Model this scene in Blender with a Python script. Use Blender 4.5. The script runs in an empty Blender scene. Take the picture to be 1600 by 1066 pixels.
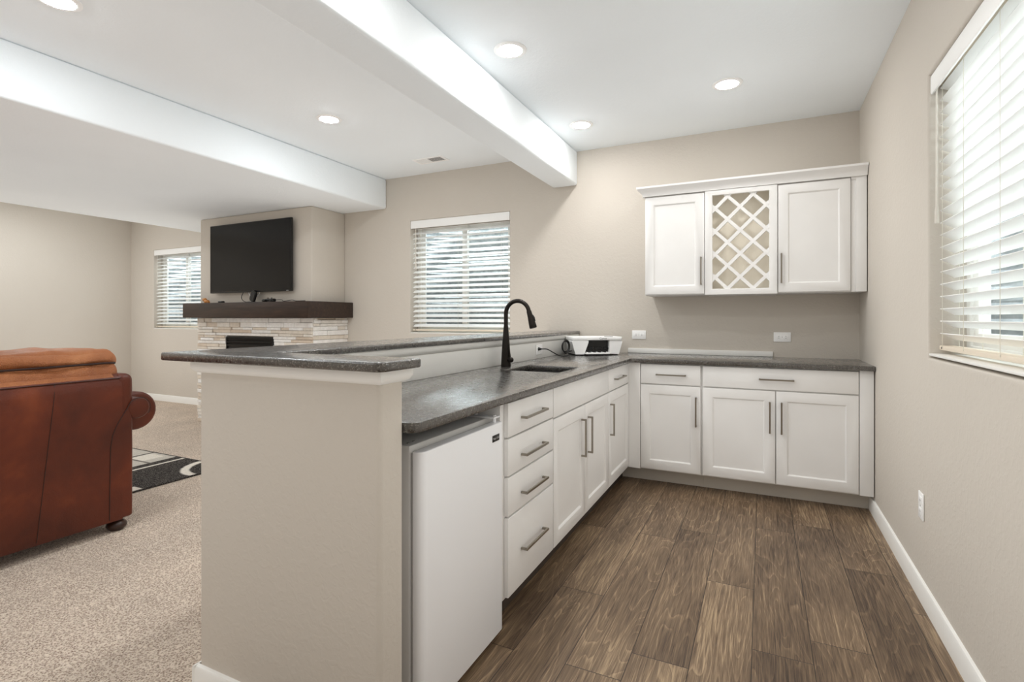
import bpy, bmesh, math, random
from mathutils import Vector, Matrix, noise

# ------------------------------------------------------------------ camera, world, exposure
scn = bpy.context.scene
COL = scn.collection
XR, YB, ZC = 0.616, 4.37, 2.674          # right wall, back wall, ceiling
cam_d = bpy.data.cameras.new('camera')
cam = bpy.data.objects.new('camera', cam_d)
COL.objects.link(cam)
cam.location = (0, 0, 1.205)
cam.rotation_euler = (math.radians(90), 0, math.radians(25.782))
cam_d.sensor_width = 36.0
cam_d.lens = 811.0 / 1600 * 36.0
cam_d.shift_y = -35.56 / 1600
cam_d.clip_start = 0.02
scn.camera = cam

scn.view_settings.view_transform = 'Standard'
scn.view_settings.look = 'None'
scn.view_settings.gamma = 1.0
scn.view_settings.use_curve_mapping = False
scn.view_settings.exposure = 0.0

SKY = 8.0
LAMP = 8.5
LAMP_COL = (1.0, 0.985, 0.965)
LAMP_COOL = (0.92, 0.97, 1.0)          # the lamps of the living area are a cooler white
wd = bpy.data.worlds.new('sky')
scn.world = wd
wd.use_nodes = True
bg = wd.node_tree.nodes['Background']
bg.inputs[0].default_value = (0.90, 0.95, 1.0, 1)
bg.inputs[1].default_value = SKY
scn.cycles.max_bounces = 12
scn.cycles.diffuse_bounces = 7
scn.cycles.glossy_bounces = 4
scn.cycles.transmission_bounces = 6
scn.cycles.transparent_max_bounces = 12
scn.cycles.sample_clamp_indirect = 6.0
scn.cycles.caustics_reflective = False
scn.cycles.caustics_refractive = False
scn.cycles.use_denoising = True
# soft ambient light from the renderer (the photograph's shadows are lifted evenly)
scn.cycles.use_fast_gi = True
scn.cycles.fast_gi_method = 'ADD'
wd.light_settings.ao_factor = 0.29
wd.light_settings.distance = 0.9


# ------------------------------------------------------------------ materials
def srgb(r, g, b):
    f = lambda c: (c / 255 / 12.92) if c / 255 <= 0.04045 else ((c / 255 + 0.055) / 1.055) ** 2.4
    return (f(r), f(g), f(b), 1)


class NT:
    def __init__(self, name):
        self.m = bpy.data.materials.new(name)
        self.m.use_nodes = True
        self.t = self.m.node_tree
        self.p = self.t.nodes['Principled BSDF']
        self.out = self.t.nodes['Material Output']
        self._c = None

    def n(self, kind, **kw):
        x = self.t.nodes.new(kind)
        for k, v in kw.items():
            if k.startswith('i_'):
                key = k[2:]
                x.inputs[int(key) if key.isdigit() else key].default_value = v
            else:
                setattr(x, k, v)
        return x

    def l(self, a, b):
        self.t.links.new(a, b)

    def coord(self, scale=(1, 1, 1), loc=(0, 0, 0)):
        if self._c is None:
            self._c = self.n('ShaderNodeTexCoord')
        mp = self.n('ShaderNodeMapping')
        mp.inputs['Scale'].default_value = scale
        mp.inputs['Location'].default_value = loc
        self.l(self._c.outputs['Object'], mp.inputs[0])
        return mp.outputs[0]

    def noise(self, vec, scale, detail=3, rough=0.5, dist=0.0):
        x = self.n('ShaderNodeTexNoise')
        x.inputs['Scale'].default_value = scale
        x.inputs['Detail'].default_value = detail
        x.inputs['Roughness'].default_value = rough
        x.inputs['Distortion'].default_value = dist
        self.l(vec, x.inputs['Vector'])
        return x.outputs[0]

    def ramp(self, fac, stops):
        r = self.n('ShaderNodeValToRGB')
        el = r.color_ramp.elements
        while len(el) < len(stops):
            el.new(0.5)
        for e, (p, c) in zip(el, stops):
            e.position = p
            e.color = c if len(c) == 4 else (*c, 1)
        self.l(fac, r.inputs[0])
        return r.outputs[0]

    def mix(self, fac, a, b, mode='MIX'):
        x = self.n('ShaderNodeMix', data_type='RGBA', blend_type=mode)
        for sock, v in ((x.inputs[0], fac), (x.inputs[6], a), (x.inputs[7], b)):
            if hasattr(v, 'is_linked'):
                self.l(v, sock)
            else:
                sock.default_value = v
        return x.outputs[2]

    def math(self, op, a, b=0.0):
        x = self.n('ShaderNodeMath', operation=op)
        for sock, v in ((x.inputs[0], a), (x.inputs[1], b)):
            if hasattr(v, 'is_linked'):
                self.l(v, sock)
            else:
                sock.default_value = v
        return x.outputs[0]

    def bump(self, h, strength=0.2, dist=0.01):
        b = self.n('ShaderNodeBump')
        b.inputs['Strength'].default_value = strength
        b.inputs['Distance'].default_value = dist
        self.l(h, b.inputs['Height'])
        self.l(b.outputs[0], self.p.inputs['Normal'])

    def base(self, c):
        s = self.p.inputs['Base Color']
        if hasattr(c, 'is_linked'):
            self.l(c, s)
        else:
            s.default_value = c


def simple(name, col, rough=0.5, metal=0.0, spec=0.5, vary=0.0, vscale=6.0, bump=0.0, bscale=80.0):
    t = NT(name)
    t.p.inputs['Roughness'].default_value = rough
    t.p.inputs['Metallic'].default_value = metal
    t.p.inputs['Specular IOR Level'].default_value = spec
    if vary:
        nz = t.noise(t.coord(), vscale, 3)
        lo = tuple(c * (1 - vary) for c in col[:3]) + (1,)
        hi = tuple(min(1, c * (1 + vary)) for c in col[:3]) + (1,)
        t.base(t.ramp(nz, [(0.3, lo), (0.7, hi)]))
    else:
        t.base(col)
    if bump:
        t.bump(t.noise(t.coord(), bscale, 3), bump, 0.004)
    return t.m


def wall_paint(name, col, strength=0.25):
    t = NT(name)
    t.p.inputs['Roughness'].default_value = 0.75
    t.p.inputs['Specular IOR Level'].default_value = 0.25
    v = t.coord()
    big = t.noise(v, 1.3, 2)
    lo = tuple(c * 0.97 for c in col[:3]) + (1,)
    t.base(t.ramp(big, [(0.3, lo), (0.7, col)]))
    a = t.noise(v, 95, 2, 0.5)
    b = t.noise(v, 38, 2, 0.5, 0.8)
    bb = t.ramp(b, [(0.45, (0, 0, 0)), (0.62, (1, 1, 1))])
    h = t.math('ADD', t.math('MULTIPLY', a, 0.6), bb)
    t.bump(h, strength, 0.0035)
    return t.m


M = {}
M['wall'] = wall_paint('greige_wall_paint', srgb(202, 195, 185), 0.13)
M['ceiling'] = wall_paint('ceiling_paint', srgb(239, 244, 247), 0.10)
M['trim'] = simple('white_trim_paint', srgb(236, 235, 231), 0.4)
M['board'] = simple('white_board_paint', srgb(226, 225, 221), 0.45)
M['cab'] = simple('white_cabinet_paint', srgb(231, 230, 228), 0.38, vary=0.015)
M['cab_in'] = simple('cabinet_interior_melamine', srgb(244, 237, 222), 0.5)
M['toe'] = simple('painted_toe_kick', srgb(196, 190, 180), 0.5)
M['toe_shaded'] = simple('shaded_toe_board', srgb(66, 57, 50), 0.6)  # shade under the peninsula cabinets is put into this colour
M['nickel'] = simple('brushed_nickel', srgb(168, 162, 152), 0.32, 1.0, bump=0.05, bscale=300)
M['bronze'] = simple('dark_bronze', srgb(46, 42, 39), 0.38, 0.75)
M['fridge'] = simple('white_appliance_enamel', srgb(237, 238, 240), 0.35)
M['fridge_grey'] = simple('grey_appliance_case', srgb(165, 163, 160), 0.5)
M['fridge_case'] = simple('pale_grey_appliance_case', srgb(205, 204, 202), 0.45)
M['black'] = simple('black_plastic', srgb(20, 20, 20), 0.4)
M['rubber'] = simple('black_rubber', srgb(24, 23, 23), 0.55)
M['silver_ink'] = simple('silver_ink', srgb(205, 205, 205), 0.35, 0.4)
M['grey_ink'] = simple('grey_ink', srgb(60, 60, 64), 0.5)
M['white_plastic'] = simple('white_plastic', srgb(246, 246, 245), 0.35)
M['slot'] = simple('socket_slot', srgb(50, 48, 46), 0.6)
M['sink'] = simple('black_composite_sink', srgb(38, 35, 33), 0.45, vary=0.4, vscale=160)
M['vinyl'] = simple('white_vinyl', srgb(232, 232, 228), 0.4)
M['blind'] = simple('white_faux_wood', srgb(240, 240, 238), 0.42)
M['blind_rail'] = simple('cream_blind_rail', srgb(226, 214, 196), 0.45)
M['cord'] = simple('blind_cord', srgb(222, 218, 206), 0.8)
M['wand'] = simple('grey_wand', srgb(214, 208, 198), 0.4)
M['chrome'] = simple('dull_chrome', srgb(190, 190, 190), 0.25, 1.0)
M['foot'] = simple('dark_turned_wood', srgb(48, 28, 20), 0.35, vary=0.3, vscale=30)
M['louver'] = simple('black_fireplace_metal', srgb(28, 27, 26), 0.45, 0.4)
M['fire_glass'] = simple('smoked_fire_glass', srgb(12, 12, 12), 0.08)
M['gravel'] = simple('window_well_gravel', srgb(150, 145, 138), 0.9, vary=0.5, vscale=60, bump=0.8, bscale=60)
M['orange_wood'] = simple('honey_wood', srgb(196, 134, 72), 0.45, vary=0.2, vscale=60)
M['soil'] = simple('foundation_concrete', srgb(150, 148, 145), 0.9, vary=0.15)


def m_emit(name, col, s):
    t = NT(name)
    t.p.inputs['Base Color'].default_value = (0.9, 0.9, 0.9, 1)
    t.p.inputs['Emission Color'].default_value = col
    t.p.inputs['Emission Strength'].default_value = s
    return t.m


LENS_AREA = math.pi * .0645 ** 2


def lens_material(power, cool):
    # the lamp's own light comes from its domed lens: radiance = watts / (pi * area)
    key = 'lens%.2f%d' % (power, cool)
    if key not in M:
        M[key] = m_emit('glowing_lamp_lens', (*(LAMP_COOL if cool else LAMP_COL), 1), LAMP * power / (math.pi * LENS_AREA))
    return M[key]



def m_glass():
    t = NT('window_glass')
    tr = t.n('ShaderNodeBsdfTransparent')
    tr.inputs[0].default_value = (0.95, 0.98, 0.97, 1)
    gl = t.n('ShaderNodeBsdfGlossy')
    gl.inputs['Roughness'].default_value = 0.02
    fr = t.n('ShaderNodeFresnel')
    fr.inputs[0].default_value = 1.45
    mx = t.n('ShaderNodeMixShader')
    geo = t.n('ShaderNodeNewGeometry')
    t.l(t.math('MULTIPLY', fr.outputs[0], t.math('SUBTRACT', 1.0, geo.outputs['Backfacing'])), mx.inputs[0])
    t.l(tr.outputs[0], mx.inputs[1])
    t.l(gl.outputs[0], mx.inputs[2])
    t.l(mx.outputs[0], t.out.inputs[0])
    return t.m


M['glass'] = m_glass()


def m_granite(name, rough):
    t = NT(name)
    v = t.coord()
    vo = t.n('ShaderNodeTexVoronoi')
    vo.inputs['Scale'].default_value = 320
    t.l(v, vo.inputs['Vector'])
    sp = t.ramp(vo.outputs['Color'], [(0.0, srgb(34, 32, 30)), (0.45, srgb(54, 51, 48)), (0.75, srgb(74, 71, 68)), (0.95, srgb(136, 133, 128))])
    cl = t.noise(v, 9, 4, 0.6)
    cc = t.ramp(cl, [(0.35, (0.86, 0.86, 0.86)), (0.7, (1.12, 1.12, 1.12))])
    t.base(t.mix(1.0, sp, cc, 'MULTIPLY'))
    r = t.ramp(t.noise(v, 35, 3), [(0.3, (rough - 0.06,) * 3), (0.7, (rough + 0.08,) * 3)])
    t.l(r, t.p.inputs['Roughness'])
    t.p.inputs['Specular IOR Level'].default_value = 1.0
    t.p.inputs['Coat Weight'].default_value = 1.0
    t.p.inputs['Coat Roughness'].default_value = 0.22
    t.bump(t.noise(v, 130, 3), 0.08, 0.001)
    return t.m


M['granite'] = m_granite('leathered_dark_granite', 0.28)


def m_floor():
    t = NT('wood_plank_floor')
    uv = t.n('ShaderNodeUVMap', uv_map='plank')
    seed = t.n('ShaderNodeAttribute', attribute_name='seed')
    sx = t.n('ShaderNodeSeparateXYZ')
    t.l(uv.outputs[0], sx.inputs[0])
    s = seed.outputs['Fac']
    cb = t.n('ShaderNodeCombineXYZ')
    t.l(t.math('ADD', sx.outputs[0], t.math('MULTIPLY', s, 17.0)), cb.inputs[0])
    t.l(t.math('ADD', sx.outputs[1], t.math('MULTIPLY', s, 31.0)), cb.inputs[1])
    t.l(t.math('MULTIPLY', s, 9.0), cb.inputs[2])

    def mp(sc):
        m = t.n('ShaderNodeMapping')
        m.inputs['Scale'].default_value = sc
        t.l(cb.outputs[0], m.inputs[0])
        return m.outputs[0]
    fine = t.noise(mp((320, 9.0, 1)), 1.0, 4, 0.6, 0.2)
    mid = t.noise(mp((105, 3.4, 1)), 1.0, 4, 0.6, 0.6)
    # cathedral rings: contour bands of a long stretched field
    fld = t.noise(mp((9.5, 1.2, 1)), 1.0, 1.5, 0.4, 0.25)
    rings = t.math('FRACT', t.math('MULTIPLY', fld, 15.0))
    ringv = t.ramp(rings, [(0.0, (0.1,) * 3), (0.10, (1.0,) * 3), (0.30, (0.5,) * 3), (1.0, (0.4,) * 3)])
    blot = t.noise(mp((4, 1.1, 1)), 1.0, 3, 0.55)
    a = t.math('ADD', t.math('MULTIPLY', fine, 0.40), t.math('MULTIPLY', ringv, 0.15))
    a = t.math('ADD', a, t.math('MULTIPLY', mid, 0.35))
    a = t.math('ADD', a, t.math('MULTIPLY', blot, 0.38))
    tone = t.n('ShaderNodeAttribute', attribute_name='tone')
    a = t.math('ADD', a, t.math('MULTIPLY', tone.outputs['Fac'], 0.055))
    c = t.ramp(a, [(0.44, srgb(54, 42, 33)), (0.56, srgb(90, 73, 57)), (0.68, srgb(120, 100, 79)), (0.82, srgb(170, 147, 117))])
    # grooves between planks, from the distance to the plank's own edge
    wv = t.n('ShaderNodeUVMap', uv_map='border')
    sb = t.n('ShaderNodeSeparateXYZ')
    t.l(wv.outputs[0], sb.inputs[0])
    tri = lambda o, size: t.math('MULTIPLY', t.math('SUBTRACT', 0.5, t.math('ABSOLUTE', t.math('SUBTRACT', o, 0.5))), size)
    d = t.math('MINIMUM', tri(sb.outputs[0], 0.195), tri(sb.outputs[1], 1.22))
    g = t.n('ShaderNodeMapRange')
    g.inputs[1].default_value, g.inputs[2].default_value = 0.0006, 0.0022
    t.l(d, g.inputs[0])
    t.base(t.mix(g.outputs[0], srgb(38, 30, 25), c))
    t.p.inputs['Roughness'].default_value = 0.42
    r = t.ramp(fine, [(0.3, (0.52,) * 3), (0.7, (0.36,) * 3)])
    t.l(r, t.p.inputs['Roughness'])
    t.p.inputs['Specular IOR Level'].default_value = 0.4
    h = t.math('ADD', t.math('MULTIPLY', fine, 0.25), g.outputs[0])
    t.bump(h, 0.3, 0.002)
    return t.m


M['floor'] = m_floor()


def m_carpet():
    t = NT('beige_frieze_carpet')
    v = t.coord()
    vo = t.n('ShaderNodeTexVoronoi')
    vo.inputs['Scale'].default_value = 130
    t.l(v, vo.inputs['Vector'])
    n1 = t.noise(v, 210, 3, 0.7)
    col = t.ramp(t.math('ADD', t.math('MULTIPLY', n1, 0.75), t.math('MULTIPLY', vo.outputs['Distance'], 0.35)),
                 [(0.36, srgb(118, 98, 84)), (0.5, srgb(188, 170, 154)), (0.64, srgb(228, 214, 198))])
    big = t.ramp(t.noise(v, 2.6, 3), [(0.3, (0.9, 0.9, 0.9)), (0.7, (1.06, 1.05, 1.04))])
    t.base(t.mix(1.0, col, big, 'MULTIPLY'))
    t.p.inputs['Roughness'].default_value = 0.95
    t.p.inputs['Specular IOR Level'].default_value = 0.1
    t.bump(t.math('ADD', n1, vo.outputs['Distance']), 0.9, 0.008)
    return t.m


M['carpet'] = m_carpet()


def m_leather(name, tones):
    t = NT(name)
    v = t.coord()
    big = t.noise(v, 2.2, 4, 0.6, 0.4)
    c1 = t.ramp(big, [(0.3, srgb(*tones[0])), (0.55, srgb(*tones[1])), (0.75, srgb(*tones[2]))])
    t.base(c1)
    cr = t.noise(t.coord((3, 9, 4)) if 'worn' in name else v, 1.6 if 'worn' in name else 14, 4, 0.6, 1.2)
    fine = t.n('ShaderNodeTexVoronoi')
    fine.inputs['Scale'].default_value = 260
    t.l(v, fine.inputs['Vector'])
    t.p.inputs['Roughness'].default_value = 0.36
    t.p.inputs['Specular IOR Level'].default_value = 0.45
    t.bump(t.math('ADD', t.math('MULTIPLY', cr, 1.0), t.math('MULTIPLY', fine.outputs['Distance'], 0.25)), 0.6 if 'worn' in name else 0.35, 0.03 if 'worn' in name else 0.006)
    return t.m


M['leather'] = m_leather('brown_leather', ((66, 25, 12), (92, 37, 17), (124, 58, 28)))
M['leather_toplit'] = m_leather('worn_tan_leather', ((126, 72, 44), (168, 106, 66), (202, 144, 98)))  # same leather, with the light on the sofa tops put into its colour
M['leather_dark'] = simple('dark_leather_piping', srgb(40, 18, 12), 0.4)


def m_stone():
    t = NT('split_face_ledger_stone')
    a = t.n('ShaderNodeAttribute', attribute_name='tone')
    c = t.ramp(a.outputs['Fac'], [(0.0, srgb(212, 196, 178)), (0.25, srgb(226, 217, 204)), (0.55, srgb(238, 235, 230)), (1.0, srgb(246, 245, 243))])
    v = t.coord()
    n1 = t.ramp(t.noise(v, 22, 5, 0.65), [(0.3, (0.84, 0.83, 0.82)), (0.7, (1, 1, 1))])
    t.base(t.mix(1.0, c, n1, 'MULTIPLY'))
    t.p.inputs['Roughness'].default_value = 0.75
    t.bump(t.noise(v, 40, 6, 0.7), 0.7, 0.01)
    return t.m


M['stone'] = m_stone()


def m_dark_wood():
    t = NT('dark_stained_mantel_wood')
    v = t.coord((2.0, 22, 22))
    n1 = t.noise(v, 1.6, 5, 0.6, 0.6)
    t.base(t.ramp(n1, [(0.3, srgb(34, 23, 17)), (0.6, srgb(54, 38, 29)), (0.85, srgb(78, 57, 45))]))
    t.p.inputs['Roughness'].default_value = 0.45
    t.bump(n1, 0.25, 0.004)
    return t.m


M['mantel'] = m_dark_wood()


def m_screen():
    t = NT('tv_screen')
    t.base(srgb(14, 12, 11))
    t.p.inputs['Roughness'].default_value = 0.2
    t.p.inputs['Specular IOR Level'].default_value = 0.28
    n1 = t.noise(t.coord(), 400, 1)
    t.bump(n1, 0.02, 0.0005)
    return t.m


M['screen'] = m_screen()


def m_well():
    t = NT('galvanised_corrugated_steel')
    v = t.coord()
    n1 = t.noise(v, 16, 4, 0.6)
    t.base(t.ramp(n1, [(0.3, srgb(150, 156, 160)), (0.7, srgb(206, 210, 212))]))
    t.p.inputs['Metallic'].default_value = 0.35
    t.p.inputs['Roughness'].default_value = 0.45
    return t.m


M['well'] = m_well()


def m_rug():
    t = NT('patterned_rug_pile')
    a = t.n('ShaderNodeAttribute', attribute_name='tone')
    v = t.coord()
    n1 = t.noise(v, 150, 3, 0.7)
    dark = t.ramp(n1, [(0.46, srgb(24, 21, 20)), (0.66, srgb(120, 114, 108))])
    light = t.ramp(n1, [(0.3, srgb(196, 188, 176)), (0.7, srgb(232, 226, 214))])
    t.base(t.mix(a.outputs['Fac'], dark, light))
    t.p.inputs['Roughness'].default_value = 0.95
    t.p.inputs['Specular IOR Level'].default_value = 0.1
    t.bump(n1, 0.8, 0.006)
    return t.m


M['rug'] = m_rug()


# ------------------------------------------------------------------ mesh helpers
def world_loc(o):
    v = Vector((0, 0, 0))
    while o is not None:
        v += o.location
        o = o.parent
    return v


class MB:
    """Collects shapes in world coordinates; build() links them as one mesh object."""

    def __init__(self):
        self.bm = bmesh.new()

    def box(self, x0, x1, y0, y1, z0, z1, bev=0.0, seg=2):
        x0, x1 = sorted((x0, x1)); y0, y1 = sorted((y0, y1)); z0, z1 = sorted((z0, z1))
        b = bmesh.new()
        bmesh.ops.create_cube(b, size=1)
        for v in b.verts:
            v.co = Vector((x0 + (v.co.x + .5) * (x1 - x0), y0 + (v.co.y + .5) * (y1 - y0), z0 + (v.co.z + .5) * (z1 - z0)))
        if bev:
            bev = min(bev, 0.45 * min(x1 - x0, y1 - y0, z1 - z0))
            bmesh.ops.bevel(b, geom=b.edges[:], offset=bev, segments=seg, profile=0.5, affect='EDGES', clamp_overlap=True)
        return self.merge(b)

    def merge(self, b, mat=None):
        me = bpy.data.meshes.new('tmp')
        if mat is not None:
            b.transform(mat)
        b.to_mesh(me)
        b.free()
        self.bm.from_mesh(me)
        bpy.data.meshes.remove(me)
        return self

    def cyl(self, p0, p1, r0, r1=None, n=24, cap=True):
        r1 = r0 if r1 is None else r1
        return self.tube([p0, p1], [r0, r1], n, cap)

    def tube(self, pts, radii, n=12, cap=True):
        pts = [Vector(p) for p in pts]
        if not isinstance(radii, (list, tuple)):
            radii = [radii] * len(pts)
        rings = []
        ref = None
        for i, p in enumerate(pts):
            d = (pts[min(i + 1, len(pts) - 1)] - pts[max(i - 1, 0)]).normalized()
            if ref is None:
                ref = d.orthogonal().normalized()
            ref = (ref - d * ref.dot(d))
            ref = ref.normalized() if ref.length > 1e-6 else d.orthogonal().normalized()
            s = d.cross(ref)
            rings.append([self.bm.verts.new(p + (ref * math.cos(2 * math.pi * k / n) + s * math.sin(2 * math.pi * k / n)) * radii[i]) for k in range(n)])
        for a, b in zip(rings, rings[1:]):
            for k in range(n):
                self.bm.faces.new((a[k], a[(k + 1) % n], b[(k + 1) % n], b[k]))
        if cap:
            self.bm.faces.new(rings[0][::-1])
            self.bm.faces.new(rings[-1])
        return self

    def lathe(self, prof, c, n=32):
        """prof: (radius, height) pairs from bottom to top about a vertical axis at c."""
        cx, cy, cz = c
        rings = []
        for r, h in prof:
            if r < 1e-6:
                rings.append([self.bm.verts.new((cx, cy, cz + h))])
            else:
                rings.append([self.bm.verts.new((cx + r * math.cos(2 * math.pi * k / n), cy + r * math.sin(2 * math.pi * k / n), cz + h)) for k in range(n)])
        for a, b in zip(rings, rings[1:]):
            for k in range(n):
                k2 = (k + 1) % n
                if len(a) == 1 and len(b) == 1:
                    continue
                if len(a) == 1:
                    self.bm.faces.new((a[0], b[k2], b[k]))
                elif len(b) == 1:
                    self.bm.faces.new((a[k], a[k2], b[0]))
                else:
                    self.bm.faces.new((a[k], a[k2], b[k2], b[k]))
        return self

    def slab(self, outline, ext, holes=(), plane='xy', at=0.0, bev=0.0, seg=3, only=None):
        """A flat outline (with holes) in a plane, extruded by ext along the plane's normal axis."""
        b = bmesh.new()
        P = {'xy': lambda u, v: (u, v, at), 'yz': lambda u, v: (at, u, v), 'xz': lambda u, v: (u, at, v)}[plane]
        E = {'xy': Vector((0, 0, ext)), 'yz': Vector((ext, 0, 0)), 'xz': Vector((0, ext, 0))}[plane]
        edges = []
        for loop in (outline, *holes):
            vs = [b.verts.new(P(*p)) for p in loop]
            edges += [b.edges.new((vs[i], vs[(i + 1) % len(vs)])) for i in range(len(vs))]
        bmesh.ops.triangle_fill(b, edges=edges, use_beauty=True, use_dissolve=False)
        faces = b.faces[:]
        r = bmesh.ops.extrude_face_region(b, geom=faces)
        bmesh.ops.translate(b, vec=E, verts=[g for g in r['geom'] if isinstance(g, bmesh.types.BMVert)])
        bmesh.ops.recalc_face_normals(b, faces=b.faces)
        bmesh.ops.dissolve_limit(b, angle_limit=0.01, verts=b.verts[:], edges=b.edges[:])
        if bev:
            es = [e for e in b.edges if len(e.link_faces) == 2 and e.calc_face_angle(0) > 0.5 and (only is None or all(only(v.co) for v in e.verts))]
            bmesh.ops.bevel(b, geom=es, offset=bev, segments=seg, profile=0.5, affect='EDGES', clamp_overlap=True)
        return self.merge(b)

    def prism(self, prof, axis, a0, a1):
        """A closed profile swept straight along an axis ('x': prof=(y,z), 'y': prof=(x,z), 'z': prof=(x,y))."""
        f = {'x': lambda p, a: (a, p[0], p[1]), 'y': lambda p, a: (p[0], a, p[1]), 'z': lambda p, a: (p[0], p[1], a)}[axis]
        A = [self.bm.verts.new(f(p, a0)) for p in prof]
        B = [self.bm.verts.new(f(p, a1)) for p in prof]
        n = len(prof)
        for k in range(n):
            self.bm.faces.new((A[k], A[(k + 1) % n], B[(k + 1) % n], B[k]))
        self.bm.faces.new(A[::-1])
        self.bm.faces.new(B)
        return self

    def soft(self, x0, x1, y0, y1, z0, z1, r, n=10, wob=0.0, wscale=4.0, puff=0.0, seed=0.0):
        """A cushion: a box with fully rounded edges, a puffed middle and wrinkled surface."""
        half = Vector(((x1 - x0) / 2, (y1 - y0) / 2, (z1 - z0) / 2))
        c = Vector(((x0 + x1) / 2, (y0 + y1) / 2, (z0 + z1) / 2))
        r = min(r, min(half) * 0.98)

        def axis(h):
            inner = h - r
            rs = [inner + r * math.sin(math.pi / 2 * k / 5) for k in range(1, 6)]
            mid = [-inner + 2 * inner * k / n for k in range(n + 1)]
            return [-q for q in rs[::-1]] + mid + rs
        ax = [axis(h) for h in half]
        b = bmesh.new()
        cache = {}

        def vert(p):
            key = tuple(round(q, 6) for q in p)
            if key in cache:
                return cache[key]
            q = Vector([max(-(half[i] - r), min(half[i] - r, p[i])) for i in range(3)])
            d = Vector(p) - q
            m = max(abs(d[0]), abs(d[1]), abs(d[2]))
            w = q + (d.normalized() * r if d.length > 1e-9 else d)
            if puff:
                for i in range(3):
                    j, k = (i + 1) % 3, (i + 2) % 3
                    f = max(0, 1 - (p[j] / half[j]) ** 2) * max(0, 1 - (p[k] / half[k]) ** 2)
                    if abs(p[i]) > half[i] - 1e-6:
                        w[i] += math.copysign(puff * f, p[i])
            w = w + c
            if wob:
                w += Vector(noise.noise_vector((w + Vector((seed, seed, seed))) * wscale)) * wob
            v = b.verts.new(w)
            cache[key] = v
            return v
        for i in range(3):
            j, k = (i + 1) % 3, (i + 2) % 3
            for s in (-1, 1):
                for a in range(len(ax[j]) - 1):
                    for e in range(len(ax[k]) - 1):
                        quad = []
                        for (aa, ee) in ((a, e), (a + 1, e), (a + 1, e + 1), (a, e + 1)):
                            p = [0, 0, 0]
                            p[i], p[j], p[k] = s * half[i], ax[j][aa], ax[k][ee]
                            quad.append(vert(p))
                        if len(set(quad)) >= 3:
                            try:
                                b.faces.new(quad if s > 0 else quad[::-1])
                            except ValueError:
                                pass
        return self.merge(b)

    def build(self, name, mat, parent=None, smooth=True, local=False):
        me = bpy.data.meshes.new(name)
        bmesh.ops.recalc_face_normals(self.bm, faces=self.bm.faces)
        if parent is not None and not local:
            bmesh.ops.translate(self.bm, vec=-world_loc(parent), verts=self.bm.verts)
        self.bm.to_mesh(me)
        self.bm.free()
        o = bpy.data.objects.new(name, me)
        COL.objects.link(o)
        me.materials.append(mat)
        if parent is not None:
            o.parent = parent
        if smooth:
            for p in me.polygons:
                p.use_smooth = True
            me.set_sharp_from_angle(angle=math.radians(38))
        return o


def tag(o, label=None, cat=None, group=None, kind=None):
    if label: o['label'] = label
    if cat: o['category'] = cat
    if group: o['group'] = group
    if kind: o['kind'] = kind
    return o


def thing(name, label, cat, loc=(0, 0, 0), group=None, kind=None, rotz=0.0):
    o = bpy.data.objects.new(name, None)
    o.empty_display_size = 0.1
    COL.objects.link(o)
    o.location = loc
    o.rotation_euler = (0, 0, rotz)
    return tag(o, label, cat, group, kind)


def struct(o, label, cat):
    return tag(o, label, cat, kind='structure')


def lettering(name, text, size, mat, parent, matrix, depth=0.0006):
    """Raised letters as a mesh; matrix places the text's centre in the parent's space."""
    cu = bpy.data.curves.new('letters', 'FONT')
    cu.body = text
    cu.size = size
    cu.extrude = depth
    cu.align_x, cu.align_y = 'CENTER', 'CENTER'
    tmp = bpy.data.objects.new('letters', cu)
    COL.objects.link(tmp)
    bpy.context.view_layer.update()
    dg = bpy.context.evaluated_depsgraph_get()
    me = bpy.data.meshes.new_from_object(tmp.evaluated_get(dg))
    bpy.data.objects.remove(tmp)
    bpy.data.curves.remove(cu)
    me.transform(matrix)
    me.name = name
    me.materials.clear()
    me.materials.append(mat)
    o = bpy.data.objects.new(name, me)
    COL.objects.link(o)
    o.parent = parent
    return o


# ------------------------------------------------------------------ room shell
WT = 0.16
Y0 = -2.6                       # wall behind the camera
XL = -8.67                      # far left wall
YN = 4.60                       # nook wall left of the fireplace
SOF0, SOF1, SOFZ = -6.82, -3.585, 2.36
BM0, BM1, BMZ = -1.70, -1.47, 2.374
CH0, CH1, CHY = -5.95, -4.165, 3.90
WZ0, WZ1 = 1.05, 2.21
RW0, RW1 = 1.43, 2.69           # right window along Y
BW0, BW1 = -3.28, -2.135        # window in the back wall
NW0, NW1 = -8.10, -6.96         # window in the nook wall


def rect(a0, a1, b0, b1):
    return [(a0, b0), (a1, b0), (a1, b1), (a0, b1)]


o = MB().slab(rect(Y0, YB, 0, ZC), WT, [rect(RW0, RW1, WZ0 - .01, WZ1)], 'yz', XR, 0.012, 3, lambda c: Y0 + .1 < c.y < YB - .1 and abs(c.x - XR) < .001).build('wall_right', M['wall'])
struct(o, 'greige textured wall on the right with the large window', 'wall')
o = MB().slab(rect(CH0, XR + WT, 0, ZC), WT, [rect(BW0, BW1, WZ0, WZ1)], 'xz', YB, 0.010, 3, lambda c: .1 < c.z < ZC - .1 and abs(c.y - YB) < .001).build('wall_back', M['wall'])
struct(o, 'greige back wall behind the white wall cabinets', 'wall')
o = MB().slab(rect(XL - WT, CH0 + .02, 0, ZC), WT, [rect(NW0, NW1, WZ0, WZ1)], 'xz', YN, 0.010, 3, lambda c: .1 < c.z < ZC - .1 and abs(c.y - YN) < .001).build('nook_wall', M['wall'])
struct(o, 'greige wall left of the fireplace with the far small window', 'wall')
o = MB().box(XL - WT, XL, Y0, YN, 0, ZC).build('wall_left', M['wall'])
struct(o, 'plain greige wall at the far left behind the sofa', 'wall')
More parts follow.
